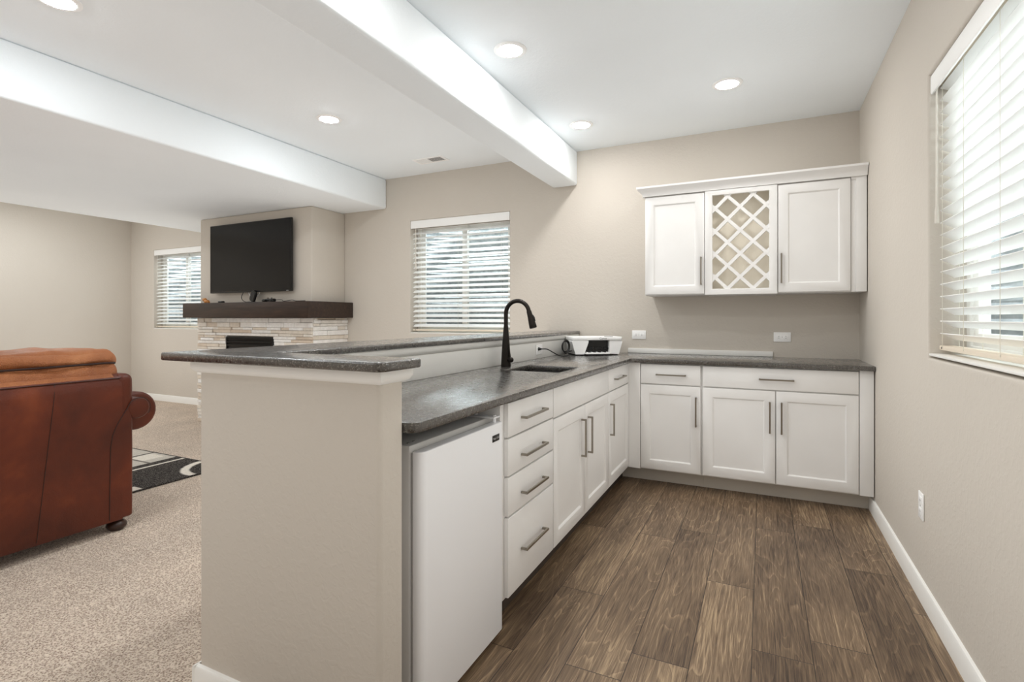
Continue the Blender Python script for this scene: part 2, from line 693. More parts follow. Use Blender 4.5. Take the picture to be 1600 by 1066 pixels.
o = MB().box(XL - WT, XR + WT, Y0 - WT, Y0, 0, ZC).build('wall_front', M['wall'])
struct(o, 'plain greige wall behind the camera', 'wall')
o = MB().box(XL - WT, XR + WT, Y0 - WT, YN + WT, ZC, ZC + .2).build('ceiling', M['ceiling'])
struct(o, 'white textured flat ceiling with recessed lights', 'ceiling')
o = MB().box(BM0, BM1, Y0, YB, BMZ, ZC, 0.018, 3).build('ceiling_beam', M['ceiling'])
struct(o, 'white boxed drywall beam between kitchen and living area', 'ceiling beam')
m = MB().box(SOF0, SOF1, Y0, YB, SOFZ, ZC, 0.018, 3)
m.box(SOF0, CH0, YB - .03, YN, SOFZ, ZC, 0.012)
o = m.build('soffit_beam', M['ceiling'])
struct(o, 'wide lowered white soffit over the fireplace and sofa', 'ceiling soffit')
m = MB()
m.box(CH0, CH1, CHY, YB, 1.2, SOFZ, 0.012, 3)
m.box(CH0, CH1, CHY + .01, YB + .14, 0, 1.21)
m.box(CH0, CH0 + .16, YB, YN, 1.2, SOFZ)
o = m.build('chimney_wall', M['wall'])
struct(o, 'greige chimney breast behind the television', 'wall')

# wood floor: planks run away from the camera, one quad each
random.seed(11)
bm = bmesh.new()
uv1 = bm.loops.layers.uv.new('plank')
uv2 = bm.loops.layers.uv.new('border')
lay_seed = bm.faces.layers.float.new('seed')
lay_tone = bm.faces.layers.float.new('tone')
FX0 = -1.50
known = {-0.815: 2.20, -0.62: 2.93, -0.425: 1.87, -0.23: 2.54, -0.035: 2.08, 0.16: 3.45, 0.355: 2.95, 0.55: 1.4}
tones = {(-0.23, 2.54): 0.15, (-0.035, 2.08): -0.8, (-0.425, 0.65): 0.9, (0.355, 2.95): -0.2, (0.16, 2.23): -0.35}
k = -0.62 - 0.195 * 5
while k < XR:
    xa, xb = max(k, FX0), min(k + 0.195, XR)
    kk = round(k, 3)
    if xb > xa + .002:
        y = known.get(kk, random.uniform(0, 1.2))
        y -= 1.22 * math.ceil((y - Y0) / 1.22)
        while y < YB:
            ya, yb = max(y, Y0), min(y + 1.22, YB)
            if yb > ya + .001:
                f = bm.faces.new([bm.verts.new(p) for p in ((xa, ya, 0), (xb, ya, 0), (xb, yb, 0), (xa, yb, 0))])
                f[lay_seed] = random.random()
                f[lay_tone] = tones.get((kk, round(y, 2)), random.uniform(-0.55, 0.55))
                for l in f.loops:
                    l[uv1].uv = (l.vert.co.x - k, l.vert.co.y - y)
                    l[uv2].uv = ((l.vert.co.x - k) / 0.195, (l.vert.co.y - y) / 1.22)
            y += 1.22
    k += 0.195
r = bmesh.ops.extrude_face_region(bm, geom=bm.faces[:])
me = bpy.data.meshes.new('floor')
bmesh.ops.translate(bm, vec=(0, 0, -0.05), verts=[g for g in r['geom'] if isinstance(g, bmesh.types.BMVert)])
bmesh.ops.recalc_face_normals(bm, faces=bm.faces)
bm.to_mesh(me)
bm.free()
me.materials.append(M['floor'])
o = bpy.data.objects.new('floor', me)
COL.objects.link(o)
struct(o, 'brown wood plank floor of the kitchenette', 'floor')
o = MB().box(XL, FX0, Y0, YN, -0.05, 0.0).build('carpet_floor', M['carpet'])
struct(o, 'speckled beige carpet of the living area', 'floor')

# pony wall of the peninsula: end wall and long wall
EW0, EW1, EWY0, EWY1 = -1.64, -0.90, 1.07, 1.172
PW0, PW1 = -1.64, -1.47
m = MB().slab([(EW0, EWY0), (EW1, EWY0), (EW1, EWY1), (PW1, EWY1), (PW1, YB), (PW0, YB)], 1.068, (), 'xy', 0.0, 0.016, 4)
o = m.build('peninsula_wall', M['wall'])
struct(o, 'low greige half wall holding up the raised bar top', 'wall')

# apron moulding under the bar top
ap = [(0.0, 1.068), (0.017, 1.068), (0.017, 1.047), (0.010, 1.036), (0.0, 1.030)]
m = MB()
e = 0.0005


def apron(m, path):
    rings = []
    n = len(path)
    for i, p in enumerate(path):
        p = Vector(p)
        ds = []
        if i > 0: ds.append((p - Vector(path[i - 1])).normalized())
        if i < n - 1: ds.append((Vector(path[i + 1]) - p).normalized())
        nr = [Vector((d.y, -d.x)) for d in ds]
        off = nr[0] if len(nr) == 1 else (nr[0] + nr[1]) / (1 + nr[0].dot(nr[1]))
        rings.append([m.bm.verts.new((p.x + off.x * a, p.y + off.y * a, z)) for a, z in ap])
    for A, B in zip(rings, rings[1:]):
        for q in range(len(ap)):
            q2 = (q + 1) % len(ap)
            m.bm.faces.new((A[q], A[q2], B[q2], B[q]))
    m.bm.faces.new(rings[0][::-1])
    m.bm.faces.new(rings[-1])


apron(m, [(PW0 - e, YB - .01), (EW0 - e, EWY0 - e), (EW1 + e, EWY0 - e), (EW1 + e, EWY1 + e), (PW1 + e, EWY1 + e), (PW1 + e, YB - .01)])
o = m.build('trim_1', M['trim'])
struct(o, 'white apron moulding under the raised bar top', 'moulding')


o = MB().box(PW1 + .0005, PW1 + .0065, EWY1 + .001, YB - .001, .9145, 1.0295, .001).build('trim_2', M['board'])
struct(o, 'smooth white board on the kitchen side of the half wall above the worktop', 'backsplash')


def baseboard(name, label, segs):
    m = MB()
    for ax, a0, a1, base, sgn in segs:
        pr = [(base, 0.0), (base + sgn * .014, 0.0), (base + sgn * .014, .080), (base + sgn * .010, .088), (base, .091)]
        m.prism(pr, 'y' if ax == 'y' else 'x', a0, a1)
    struct(m.build(name, M['trim']), label, 'baseboard')


baseboard('baseboard_right', 'white baseboard along the right wall beside the wood floor', [('y', Y0, 3.925, XR, -1)])
baseboard('baseboard_peninsula', 'white baseboard around the end of the half wall', [('x', EW0, EW1, EWY0, -1), ('y', EWY0 - .014, YB, EW0, -1), ('y', EWY0 - .014, EWY1, EW1, 1)])
baseboard('baseboard_nook', 'white baseboard under the far small window', [('x', XL, CH0, YN, -1)])
baseboard('baseboard_left', 'white baseboard along the far left wall', [('y', Y0, YN, XL, 1)])
baseboard('baseboard_back', 'white baseboard along the back wall left of the bar', [('x', CH1 + .04, PW0, YB, -1)])

# ------------------------------------------------------------------ windows, blinds, window wells
def make_window(name, label, loc, rotz, W, H):
    root = thing(name, label, 'window', loc, kind='structure', rotz=rotz)
    y0, y1 = 0.125, 0.19
    f = 0.045

    def ring(x0, x1, z0, z1, w, ya, yb, nm, par):
        m = MB()
        m.slab(rect(x0, x1, z0, z1), yb - ya, [rect(x0 + w, x1 - w, z0 + w, z1 - w)], 'xz', ya, 0.004, 2)
        return m.build(nm, M['vinyl'], par, local=True)
    ring(0.001, W - .001, 0.001, H - .001, f, y0, y1, 'window_frame', root)
    for i, (xa, xb, ya) in enumerate(((f - .006, W / 2 + .03, y0 + .010), (W / 2 - .03, W - f + .006, y0 + .036))):
        s = ring(xa, xb, f - .006, H - f + .006, 0.058, ya, ya + .022, 'sash', root)
        g = MB().box(xa + .054, xb - .054, ya + .009, ya + .013, f + .048, H - f - .048).build('pane', M['glass'], s, local=True)
    MB().box(.002, W - .002, .004, y0, 0.0, 0.010, 0.003).build('sill', M['trim'], root, local=True)
    return root


def make_blind(label, loc, rotz, W, H, tilt, n, yc, cords, wand_x, wand_len):
    """Slats hang inside the recess; local x along the window, y out of the room."""
    root = thing('window_blind', label, 'window blind', loc, rotz=rotz)
    m = MB()
    pr = [(-.006, H - .002), (-.006, H - .074), (-.010, H - .080), (-.017, H - .080), (-.019, H - .072), (-.019, H - .012), (-.016, H - .002)]
    m.prism([(p[0] + yc - .034, p[1]) for p in pr], 'x', 0.004, W - .004)
    m.build('valance', M['blind'], root, local=True)
    MB().box(.010, W - .010, yc - .028, yc + .028, H - .052, H - .004, .003).build('headrail', M['blind_rail'], root, local=True)
    zb = 0.036
    zt = H - .075
    m = MB()
    hw = 0.0265
    for i in range(n):
        z = zb + .045 + (zt - zb - .045) * i / (n - 1)
        b = bmesh.new()
        cols = []
        for k in range(5):
            a = -1 + k / 2
            sag = .0020 * (1 - a * a)
            cols.append([b.verts.new((x, hw * a, sag + th)) for x in (.012, W - .012) for th in (-.0015, .0015)])
        for A, B in zip(cols, cols[1:]):
            b.faces.new((A[1], A[3], B[3], B[1]))
            b.faces.new((A[0], B[0], B[2], A[2]))
            b.faces.new((A[0], A[1], B[1], B[0]))
            b.faces.new((A[2], B[2], B[3], A[3]))
        b.faces.new((cols[0][0], cols[0][2], cols[0][3], cols[0][1]))
        b.faces.new((cols[-1][0], cols[-1][1], cols[-1][3], cols[-1][2]))
        m.merge(b, Matrix.Translation((0, yc, z)) @ Matrix.Rotation(-tilt, 4, 'X'))
    m.build('slats', M['blind'], root, local=True)
    r = MB().box(.012, W - .012, yc - .026, yc + .026, zb - .010, zb + .008, .003).build('bottom_rail', M['blind_rail'], root, local=True)
    for x in (.045, W - .045):
        MB().cyl((x, yc - .0262, zb - .001), (x, yc - .0275, zb - .001), .0045, n=12).build('rail_plug', M['slot'], r, local=True)
    m = MB()
    for x in cords:
        for y in (yc - .027, yc + .027):
            m.tube([(x, y, zb), (x, y, H - .05)], .0011, 6)
    m.build('ladder_cord', M['cord'], root, local=True)
    yw = yc - .040
    m = MB().tube([(wand_x, yw, H - .055), (wand_x, yw - .002, H - .10), (wand_x, yw - .002, H - wand_len + .07), (wand_x, yw - .002, H - wand_len + .05), (wand_x, yw - .002, H - wand_len)],
                  [.0022, .0038, .0045, .0068, .0075], 10)
    m.build('tilt_wand', M['wand'], root, local=True)
    return root


def make_well(label, loc, rotz, W, proj, top, mat):
    """Corrugated steel window well: a half oval wall set round the opening outside."""
    root = thing('outside_window_well', label, 'window well', loc, rotz=rotz)
    m = MB()
    N = 48
    rows = []
    z0, z1 = -.30, top
    nz = int((z1 - z0) / .0085)
    for j in range(nz + 1):
        z = z0 + (z1 - z0) * j / nz
        w = .013 * math.sin(2 * math.pi * z / .068)
        row = []
        for k in range(N + 1):
            a = math.pi * k / N
            ex = math.copysign(abs(math.cos(a)) ** .6, math.cos(a))
            ey = math.sin(a) ** .6
            row.append(m.bm.verts.new((W / 2 - ex * (W / 2 + .16 + w), .175 + ey * (proj + w), z)))
        rows.append(row)
    for A, B in zip(rows, rows[1:]):
        for k in range(N):
            m.bm.faces.new((A[k], A[k + 1], B[k + 1], B[k]))
    m.build('corrugated_shell', mat, root, local=True)
    MB().box(-.16, W + .16, .165, .17 + proj, -.34, -.24).build('gravel_bed', M['gravel'], root, local=True)
    return root


make_window('window_1', 'white sliding window in the right wall', (XR, RW1, WZ0), -math.pi / 2, RW1 - RW0, WZ1 - WZ0)
make_window('window_2', 'white sliding window in the back wall behind the bar', (BW0, YB, WZ0), 0, BW1 - BW0, WZ1 - WZ0)
make_window('window_3', 'white sliding window in the nook left of the fireplace', (NW0, YN, WZ0), 0, NW1 - NW0, WZ1 - WZ0)
HB = WZ1 - WZ0
make_blind('large white slatted blind in the right wall window, nearly closed', (XR, RW1, WZ0), -math.pi / 2, RW1 - RW0, HB, math.radians(28), 21, .062, (.055, .30, .62, .96, 1.2), .045, .62)
make_blind('white slatted blind in the back wall window behind the bar, half open', (BW0, YB, WZ0), 0, BW1 - BW0, HB, math.radians(-30), 21, .058, (.10, .56, 1.04), .06, .50)
make_blind('white slatted blind in the far nook window beside the mantel', (NW0, YN, WZ0), 0, NW1 - NW0, HB, math.radians(-24), 21, .058, (.10, .56, 1.04), .06, .50)
make_well('pale corrugated window well outside the right wall window', (XR, RW1, WZ0), -math.pi / 2, RW1 - RW0, .85, .80, M['well'])
make_well('corrugated steel window well outside the back wall window', (BW0, YB, WZ0), 0, BW1 - BW0, .70, 1.25, M['well'])
make_well('corrugated steel window well outside the far nook window', (NW0, YN, WZ0), 0, NW1 - NW0, .70, 1.25, M['well'])

# ------------------------------------------------------------------ recessed lights
def can_light(x, y, label, power=1.0, z=ZC):
    t = thing('recessed_light', label, 'ceiling light', (x, y, z), group='recessed ceiling lights')
    m = MB()
    prof = [(.064, -.003), (.066, -.0065), (.083, -.0065), (.090, -.003), (.091, .0)]
    m.lathe(prof, (x, y, z), 40)
    m.build('trim_ring', M['white_plastic'], t)
    m = MB()
    m.lathe([(0, -.014), (.02, -.0137), (.04, -.0125), (.056, -.0095), (.0635, -.005), (.0645, -.001), (0, -.001)], (x, y, z), 32)
    m.build('lens', lens_material(power, x < -2), t)
    return t


can_light(-1.245, 2.553, 'recessed light beside the beam, largest one over the peninsula')
can_light(-0.200, 3.514, 'recessed light above the white wall cabinets', .55)
can_light(-1.241, 3.775, 'recessed light beside the beam closest to the back wall', .88)
can_light(-2.879, 2.858, 'recessed light between the beam and the wide soffit')
can_light(-2.930, 1.245, 'recessed light cut off by the top edge of the photo')
for x, y in ((-1.245, 1.33), (-.2, 1.33), (-2.93, -.4), (-2.93, -1.9), (-7.7, 3.0), (-7.7, 1.2), (-7.7, -.8)):  # the one over the kitchen floor is added to brighten cabinet and fridge fronts
    can_light(x, y, 'unseen recessed light above or behind the camera, or past the soffit', 1.5 if x < -7 else .4 if x > -1 else 1.0)

# ceiling register
t = thing('ceiling_vent', 'small white ceiling register in front of the back wall', 'vent', (-2.77, 4.0, ZC))
m = MB().slab(rect(-2.93, -2.61, 3.925, 4.075), -.006, [rect(-2.905, -2.635, 3.95, 4.05)], 'xy', ZC, .002)
m.build('vent_frame', M['white_plastic'], t)
MB().box(-2.91, -2.63, 3.945, 4.055, ZC - .001, ZC - .0005).build('duct_back', M['fridge_grey'], t)
m = MB()
for i in range(13):
    x = -2.90 + i * .0218
    tl = .5 if i < 6 else -.5
    b = bmesh.new()
    bmesh.ops.create_cube(b, size=1)
    m.merge(b, Matrix.Translation((x, 4.0, ZC - .005)) @ Matrix.Rotation(tl * 1.6, 4, 'Y') @ Matrix.Diagonal((.0014, .1, .012, 1)))
m.build('louvers', M['white_plastic'], t)

# ------------------------------------------------------------------ counters
def arc(cx, cy, r, a0, a1, n=6):
    return [(cx + r * math.cos(math.radians(a0 + (a1 - a0) * k / n)), cy + r * math.sin(math.radians(a0 + (a1 - a0) * k / n))) for k in range(n + 1)]


CX, CY = -0.864, 3.771
SK = (-1.315, -0.985, 2.605, 2.955)          # sink cut-out
out = [(PW1 + .001, EWY1 + .001)] + arc(CX - .035, EWY1 + .036, .035, -90, 0)
out += [(CX, CY - .05)] + [(CX + .05 - .05 * math.cos(math.radians(a)), CY - .05 + .05 * math.sin(math.radians(a))) for a in (15, 30, 45, 60, 75)] + [(CX + .05, CY)]
out += [(XR - .002, CY), (XR - .002, YB - .001), (PW1 + .001, YB - .001)]
rc = .012
hole = arc(SK[1] - rc, SK[3] - rc, rc, 0, 90, 4) + arc(SK[0] + rc, SK[3] - rc, rc, 90, 180, 4) + arc(SK[0] + rc, SK[2] + rc, rc, 180, 270, 4) + arc(SK[1] - rc, SK[2] + rc, rc, 270, 360, 4)
o = MB().slab(out, .030, [hole], 'xy', .884, .004, 2).build('kitchen_countertop', M['granite'])
tag(o, 'dark speckled granite worktop in an L shape over the white base cabinets', 'countertop')

BZ0, BZ1 = 1.068, 1.094
bx0, bx1 = -1.762, -0.852
by0, by1 = 1.018, 1.192
bo = arc(bx0 + .012, by0 + .012, .012, 180, 270, 4) + arc(bx1 - .03, by0 + .03, .03, -90, 0) + arc(bx1 - .012, by1 - .012, .012, 0, 90, 4) + [(-1.445, by1), (-1.445, YB - .001), (bx0, YB - .001)]
o = MB().slab(bo, BZ1 - BZ0, (), 'xy', BZ0 + .0005, .006, 3).build('bar_countertop', M['granite'])
tag(o, 'raised dark granite bar top on the greige half wall', 'bar top')

# white strip along the foot of the back wall
o = MB().box(-1.02, .070, YB - .016, YB - .001, .9145, .955, .003).build('backsplash_strip', M['trim'])
tag(o, 'short white wood strip on the worktop against the back wall', 'trim strip')

# ------------------------------------------------------------------ cabinets
def pull(parent, mid, length, axis, out, so=.030):
    """Square bar pull: axis = direction of the bar, out = direction away from the face."""
    mid, axis, out = Vector(mid), Vector(axis), Vector(out)
    side = axis.cross(out)
    R = Matrix((axis, side, out)).transposed().to_4x4()
    m = MB()
    for (c, s) in (((0, 0, so - .005), (length, .010, .010)), ((-length / 2 + .005, 0, so / 2 - .003), (.010, .010, so - .006)), ((length / 2 - .005, 0, so / 2 - .003), (.010, .010, so - .006))):
        b = bmesh.new()
        bmesh.ops.create_cube(b, size=1)
        bmesh.ops.transform(b, matrix=Matrix.Diagonal((*s, 1)), verts=b.verts)
        bmesh.ops.bevel(b, geom=b.edges[:], offset=.0014, segments=2, affect='EDGES')
        m.merge(b, Matrix.Translation(mid) @ R @ Matrix.Translation(c))
    return m.build('handle', M['nickel'], parent)


class Run:
    """A cabinet front: u along the run, z up, the face at depth 0; maps to world."""

    def __init__(self, kind, face):
        self.kind, self.face = kind, face

    def box(self, m, u0, u1, d0, d1, z0, z1, bev=0.0):
        # d: distance behind the front face (negative = proud)
        if self.kind == 'pen':      # front faces +X, u = Y
            m.box(self.face - d1, self.face - d0, u0, u1, z0, z1, bev)
        else:                       # front faces -Y, u = X
            m.box(u0, u1, self.face + d0, self.face + d1, z0, z1, bev)
        return m

    def pt(self, u, d, z):
        return (self.face - d, u, z) if self.kind == 'pen' else (u, self.face + d, z)

    def axes(self):
        return ((0, 1, 0), (1, 0, 0)) if self.kind == 'pen' else ((1, 0, 0), (0, -1, 0))


def flat_front(run, root, name, u0, u1, z0, z1, hand=None, hl=.205):
    m = run.box(MB(), u0, u1, 0, .020, z0, z1, .003)
    d = m.build(name, M['cab'], root)
    if hand:
        a, o_ = run.axes()
        pull(d, run.pt(hand[0], 0, hand[1]), hl, a, o_)
    return d


def shaker_door(run, root, u0, u1, z0, z1, hand=None, rail=.064, hl=.205, name='door'):
    m = MB()
    plane, at, ext = ('yz', run.face, -.020) if run.kind == 'pen' else ('xz', run.face, .020)
    iu0, iu1, iz0, iz1 = u0 + rail, u1 - rail, z0 + rail, z1 - rail
    m.slab(rect(u0, u1, z0, z1), ext, [rect(iu0, iu1, iz0, iz1)], plane, at, .0022, 2)
    run.box(m, iu0 - .004, iu1 + .004, .009, .016, iz0 - .004, iz1 + .004)
    # sloped inner moulding
    q = [run.pt(*p) for p in ((iu0, .0025, iz0), (iu1, .0025, iz0), (iu1, .0025, iz1), (iu0, .0025, iz1))]
    w = .007
    p = [run.pt(*p) for p in ((iu0 + w, .0092, iz0 + w), (iu1 - w, .0092, iz0 + w), (iu1 - w, .0092, iz1 - w), (iu0 + w, .0092, iz1 - w))]
    Q = [m.bm.verts.new(v) for v in q]
    P = [m.bm.verts.new(v) for v in p]
    for k in range(4):
        m.bm.faces.new((Q[k], Q[(k + 1) % 4], P[(k + 1) % 4], P[k]))
    d = m.build(name, M['cab'], root)
    if hand:
        a, o_ = run.axes()
        pull(d, run.pt(hand[0], 0, hand[1]), hl, (0, 0, 1), o_)
    return d


def carcass(run, root, u0, u1, depth, z0, z1, toe=None):
    m = run.box(MB(), u0, u1, .0205, depth, z0, z1, .001)
    m.build('carcass', M['cab'], root)
    if toe:
        m = run.box(MB(), u0, u1, toe, depth - .02, 0.001, z0 - .0005)
        m.build('toe_kick', M['toe_shaded'] if run.kind == 'pen' else M['toe'], root)


pen = Run('pen', -0.884)
ZT = .883
PD = .565
g1 = 'white base cabinets along the peninsula'
t = thing('drawer_cabinet', 'white base cabinet of four drawers beside the small fridge', 'cabinet', (-1.1, 2.03, 0), g1)
carcass(pen, t, 1.768, 2.279, PD, .112, ZT, .078)
for z0, z1, hz in ((.742, .876, .803), (.592, .735, .652), (.436, .585, .498), (.122, .429, .270)):
    flat_front(pen, t, 'drawer', 1.797, 2.275, z0, z1, (2.03, hz), .235)
# the sink cabinet is open inside so that the bowl hangs in it
t = thing('sink_cabinet', 'white base cabinet with two doors under the bar sink', 'cabinet', (-1.1, 2.76, 0), g1)
m = MB()
pen.box(m, 2.2805, 2.299, .0205, PD, .112, ZT)
pen.box(m, 3.226, 3.2445, .0205, PD, .112, ZT)
pen.box(m, 2.299, 3.226, .0205, PD, .112, .130)
pen.box(m, 2.299, 3.226, .0205, .036, .130, .17)
pen.box(m, 2.299, 3.226, .0205, .036, .71, ZT)
m.build('carcass', M['cab'], t)
pen.box(MB(), 2.2805, 3.2445, .078, PD - .02, .001, .1115).build('toe_kick', M['toe_shaded'], t)
flat_front(pen, t, 'false_drawer_front', 2.282, 3.243, .735, .876)
shaker_door(pen, t, 2.282, 2.757, .122, .727, (2.695, .558))
shaker_door(pen, t, 2.763, 3.243, .122, .727, (2.812, .552))
t = thing('narrow_cabinet', 'narrow white base cabinet in the corner, one drawer over one door', 'cabinet', (-1.1, 3.5, 0), g1)
carcass(pen, t, 3.246, 3.80, PD, .112, ZT)
pen.box(MB(), 3.246, 3.928, .078, .095, .001, .1115).build('toe_kick', M['toe_shaded'], t)
flat_front(pen, t, 'drawer', 3.249, 3.80, .735, .876, (3.50, .803), .24)
shaker_door(pen, t, 3.249, 3.80, .122, .727, (3.287, .552))

bk = Run('back', 3.80)
BD = .565
g2 = 'white base cabinets along the back wall'
t = thing('small_base_cabinet', 'white base cabinet right of the corner with one drawer and one door', 'cabinet', (-.6, 4.08, 0), g2)
carcass(bk, t, -.862, -.3815, BD, .112, ZT)
bk.box(MB(), -.985, -.3815, .13, BD - .02, .001, .1115).build('toe_kick', M['toe'], t)
bk.box(MB(), -.904, -.802, .002, .0204, .114, ZT).build('corner_filler', M['cab'], t)
flat_front(bk, t, 'drawer', -.798, -.3885, .735, .876, (-.585, .803))
shaker_door(bk, t, -.798, -.3885, .122, .727, (-.416, .555))
t = thing('wide_base_cabinet', 'wide white base cabinet by the right wall, long drawer over two doors', 'cabinet', (.1, 4.08, 0), g2)
carcass(bk, t, -.3805, .606, BD, .112, ZT, .13)
flat_front(bk, t, 'drawer', -.372, .532, .735, .876, (.080, .803))
shaker_door(bk, t, -.372, .073, .122, .727, (.042, .555))
shaker_door(bk, t, .079, .532, .122, .727, (.110, .555))
bk.box(MB(), .537, .610, .004, .0204, .114, ZT, .001).build('filler_strip', M['cab'], t)

# wall cabinets
up = Run('back', 4.04)
UZ0, UZ1 = 1.380, 2.150
UD = YB - 4.04 - .001
g3 = 'white wall cabinets over the worktop'
t = thing('wall_cabinet', 'white wall cabinet left of the wine rack, one door', 'cabinet', (-.6, 4.2, UZ0), g3)
carcass(up, t, -.818, -.381, UD, UZ0, UZ1)
shaker_door(up, t, -.812, -.386, 1.386, 2.128, (-.407, 1.553), .062)
t = thing('wall_cabinet', 'white wall cabinet right of the wine rack, one door', 'cabinet', (.3, 4.2, UZ0), g3)
carcass(up, t, .091, .606, UD, UZ0, UZ1)
shaker_door(up, t, .096, .520, 1.386, 2.128, (.116, 1.550), .062)
m = up.box(MB(), .524, .550, .013, .0204, UZ0, UZ1, .001)
up.box(m, .550, .610, .002, .0204, UZ0, UZ1, .0015)
up.box(m, .524, .550, .004, .0204, 2.118, UZ1, .001)
m.build('filler_strip', M['cab'], t)
t = thing('wine_rack', 'white wall cabinet with a crossed lattice wine rack', 'wine rack', (-.145, 4.2, UZ0), g3)
wx0, wx1, wz0, wz1 = -.3305, .0405, 1.418, 2.098
m = MB()
for a, b in ((-.380, -.362), (.072, .090)):
    up.box(m, a, b, .010, UD, UZ0 - .004, UZ1)
up.box(m, -.362, .072, .010, UD, UZ0 - .004, UZ0 + .014)
up.box(m, -.362, .072, .010, UD, UZ1 - .018, UZ1)
m.build('carcass', M['cab'], t)
up.box(MB(), -.362, .072, .13, .14, UZ0 + .014, UZ1 - .018).build('back_panel', M['cab_in'], t)
MB().slab(rect(-.381, .091, UZ0 - .004, 2.132), .020, [rect(wx0, wx1, wz0, wz1)], 'xz', 4.032, .002).build('face_frame', M['cab'], t)


def clip(poly, x0, x1, z0, z1):
    for ax, lim, sg in ((0, x0, 1), (0, x1, -1), (1, z0, 1), (1, z1, -1)):
        res = []
        for i in range(len(poly)):
            a, b = poly[i], poly[(i + 1) % len(poly)]
            da, db = (a[ax] - lim) * sg, (b[ax] - lim) * sg
            if da >= 0:
                res.append(a)
            if (da >= 0) != (db >= 0):
                s = da / (da - db)
                res.append((a[0] + (b[0] - a[0]) * s, a[1] + (b[1] - a[1]) * s))
        poly = res
        if not poly:
            return []
    return poly


xc, P_ = -.145, .167
hw = .0160
for sg, y0, y1 in ((1, 4.044, 4.074), (-1, 4.0445, 4.0735)):
    m = MB()
    for k in range(-6, 9):
        # the line z = 2.003 + sg (x - xc) - k P_
        cz = 2.003 - k * P_
        poly = [(xc - 1, cz - sg * 1 - hw), (xc + 1, cz + sg * 1 - hw), (xc + 1, cz + sg * 1 + hw), (xc - 1, cz - sg * 1 + hw)]
        pl = clip(poly, wx0 - .004, wx1 + .004, wz0 - .004, wz1 + .0)
        if len(pl) >= 3:
            xs = [p[0] for p in pl]
            if max(xs) - min(xs) > .02:
                m.prism([(p[0], p[1]) for p in pl], 'y', y0, y1)
    m.build('lattice', M['cab'], t)

# crown moulding over the wall cabinets
m = MB()
cp = [(0.0, 2.135), (.012, 2.135), (.014, 2.150), (.030, 2.172), (.046, 2.186), (.052, 2.192), (.052, 2.206), (0.0, 2.206)]
rings = []
for (px, py, ox, oy) in ((-.819, YB - .001, -1, 0), (-.819, 4.041, -1, -1), (.612, 4.041, 0, -1)):
    rings.append([m.bm.verts.new((px + ox * a, py + oy * a, z)) for a, z in cp])
for A, B in zip(rings, rings[1:]):
    for q in range(len(cp)):
        m.bm.faces.new((A[q], A[(q + 1) % len(cp)], B[(q + 1) % len(cp)], B[q]))
m.bm.faces.new(rings[0][::-1])
m.bm.faces.new(rings[-1])
m.box(-.819, .612, 4.041, YB - .001, 2.1505, 2.18)
o = m.build('crown_moulding', M['cab'])
tag(o, 'white crown moulding running along the top of the wall cabinets', 'moulding', kind='structure')

# ------------------------------------------------------------------ small fridge
t = thing('mini_fridge', 'white compact fridge under the worktop beside the half wall', 'fridge', (-1.18, 1.47, 0))
MB().box(-1.44, -.930, 1.236, 1.752, .022, .831, .005).build('fridge_body', M['fridge_case'], t)
m = MB()
prof = []
dx0, dx1 = -.922, -.885
y0, y1 = 1.238, 1.755
prof = [(dx0, y0)] + [(dx1 - .022 + .022 * math.cos(math.radians(a)), y0 + .022 + .022 * math.sin(math.radians(a))) for a in range(-90, 1, 15)]
prof += [(dx1 - .012 + .012 * math.cos(math.radians(a)), y1 - .012 + .012 * math.sin(math.radians(a))) for a in range(0, 91, 30)] + [(dx0, y1)]
m.slab(prof, .783, (), 'xy', .032, .006, 3)
d = m.build('door', M['fridge'], t)
MB().box(-.9298, -.9215, 1.246, 1.748, .040, .808).build('door_gasket', M['fridge_grey'], d)
m = MB().box(-.8855, -.8835, 1.668, 1.722, .752, .776, .0015)
bd = m.build('badge', M['black'], d)
lettering('badge_lettering', 'Magic Chef', .0105, M['silver_ink'], bd,
          Matrix.Translation(Vector((-.8833, 1.695, .764)) - world_loc(t)) @ Matrix(((0, 0, 1, 0), (1, 0, 0, 0), (0, 1, 0, 0), (0, 0, 0, 1))), .0003)
m = MB().box(-1.02, -.893, 1.696, 1.744, .8315, .8385, .002)
m.cyl((-.906, 1.722, .814), (-.906, 1.722, .843), .007, n=16)
m.cyl((-.985, 1.722, .838), (-.985, 1.722, .843), .007, n=12)
m.build('hinge', M['fridge'], t)
for y in (1.256, 1.284):
    MB().cyl((-.950, y, .8305), (-.950, y, .8345), .004, n=10).build('screw', M['chrome'], t)
for (x, y) in ((-.98, 1.28), (-.98, 1.71), (-1.40, 1.28), (-1.40, 1.71)):
    MB().cyl((x, y, .001), (x, y, .0225), .016, n=16).build('foot', M['rubber'], t)

# ------------------------------------------------------------------ sink and faucet
t = thing('bar_sink', 'square black undermount sink in the peninsula worktop', 'sink', (-1.15, 2.765, .70))
m = MB()
th = .008
a0, a1, b0, b1 = SK[0] - .004, SK[1] + .004, SK[2] - .004, SK[3] + .004
m.slab(rect(a0 - .012, a1 + .012, b0 - .012, b1 + .012), -.180, [rect(a0, a1, b0, b1)], 'xy', .8835, .003)
m.box(a0 - .012, a1 + .012, b0 - .012, b1 + .012, .69, .7036)
m.build('basin', M['sink'], t)
m = MB().lathe([(0, .0), (.02, .0), (.024, .002), (.042, .004), (.044, .001)], (-1.15, 2.78, .7038), 32)
m.build('drain', M['bronze'], t)

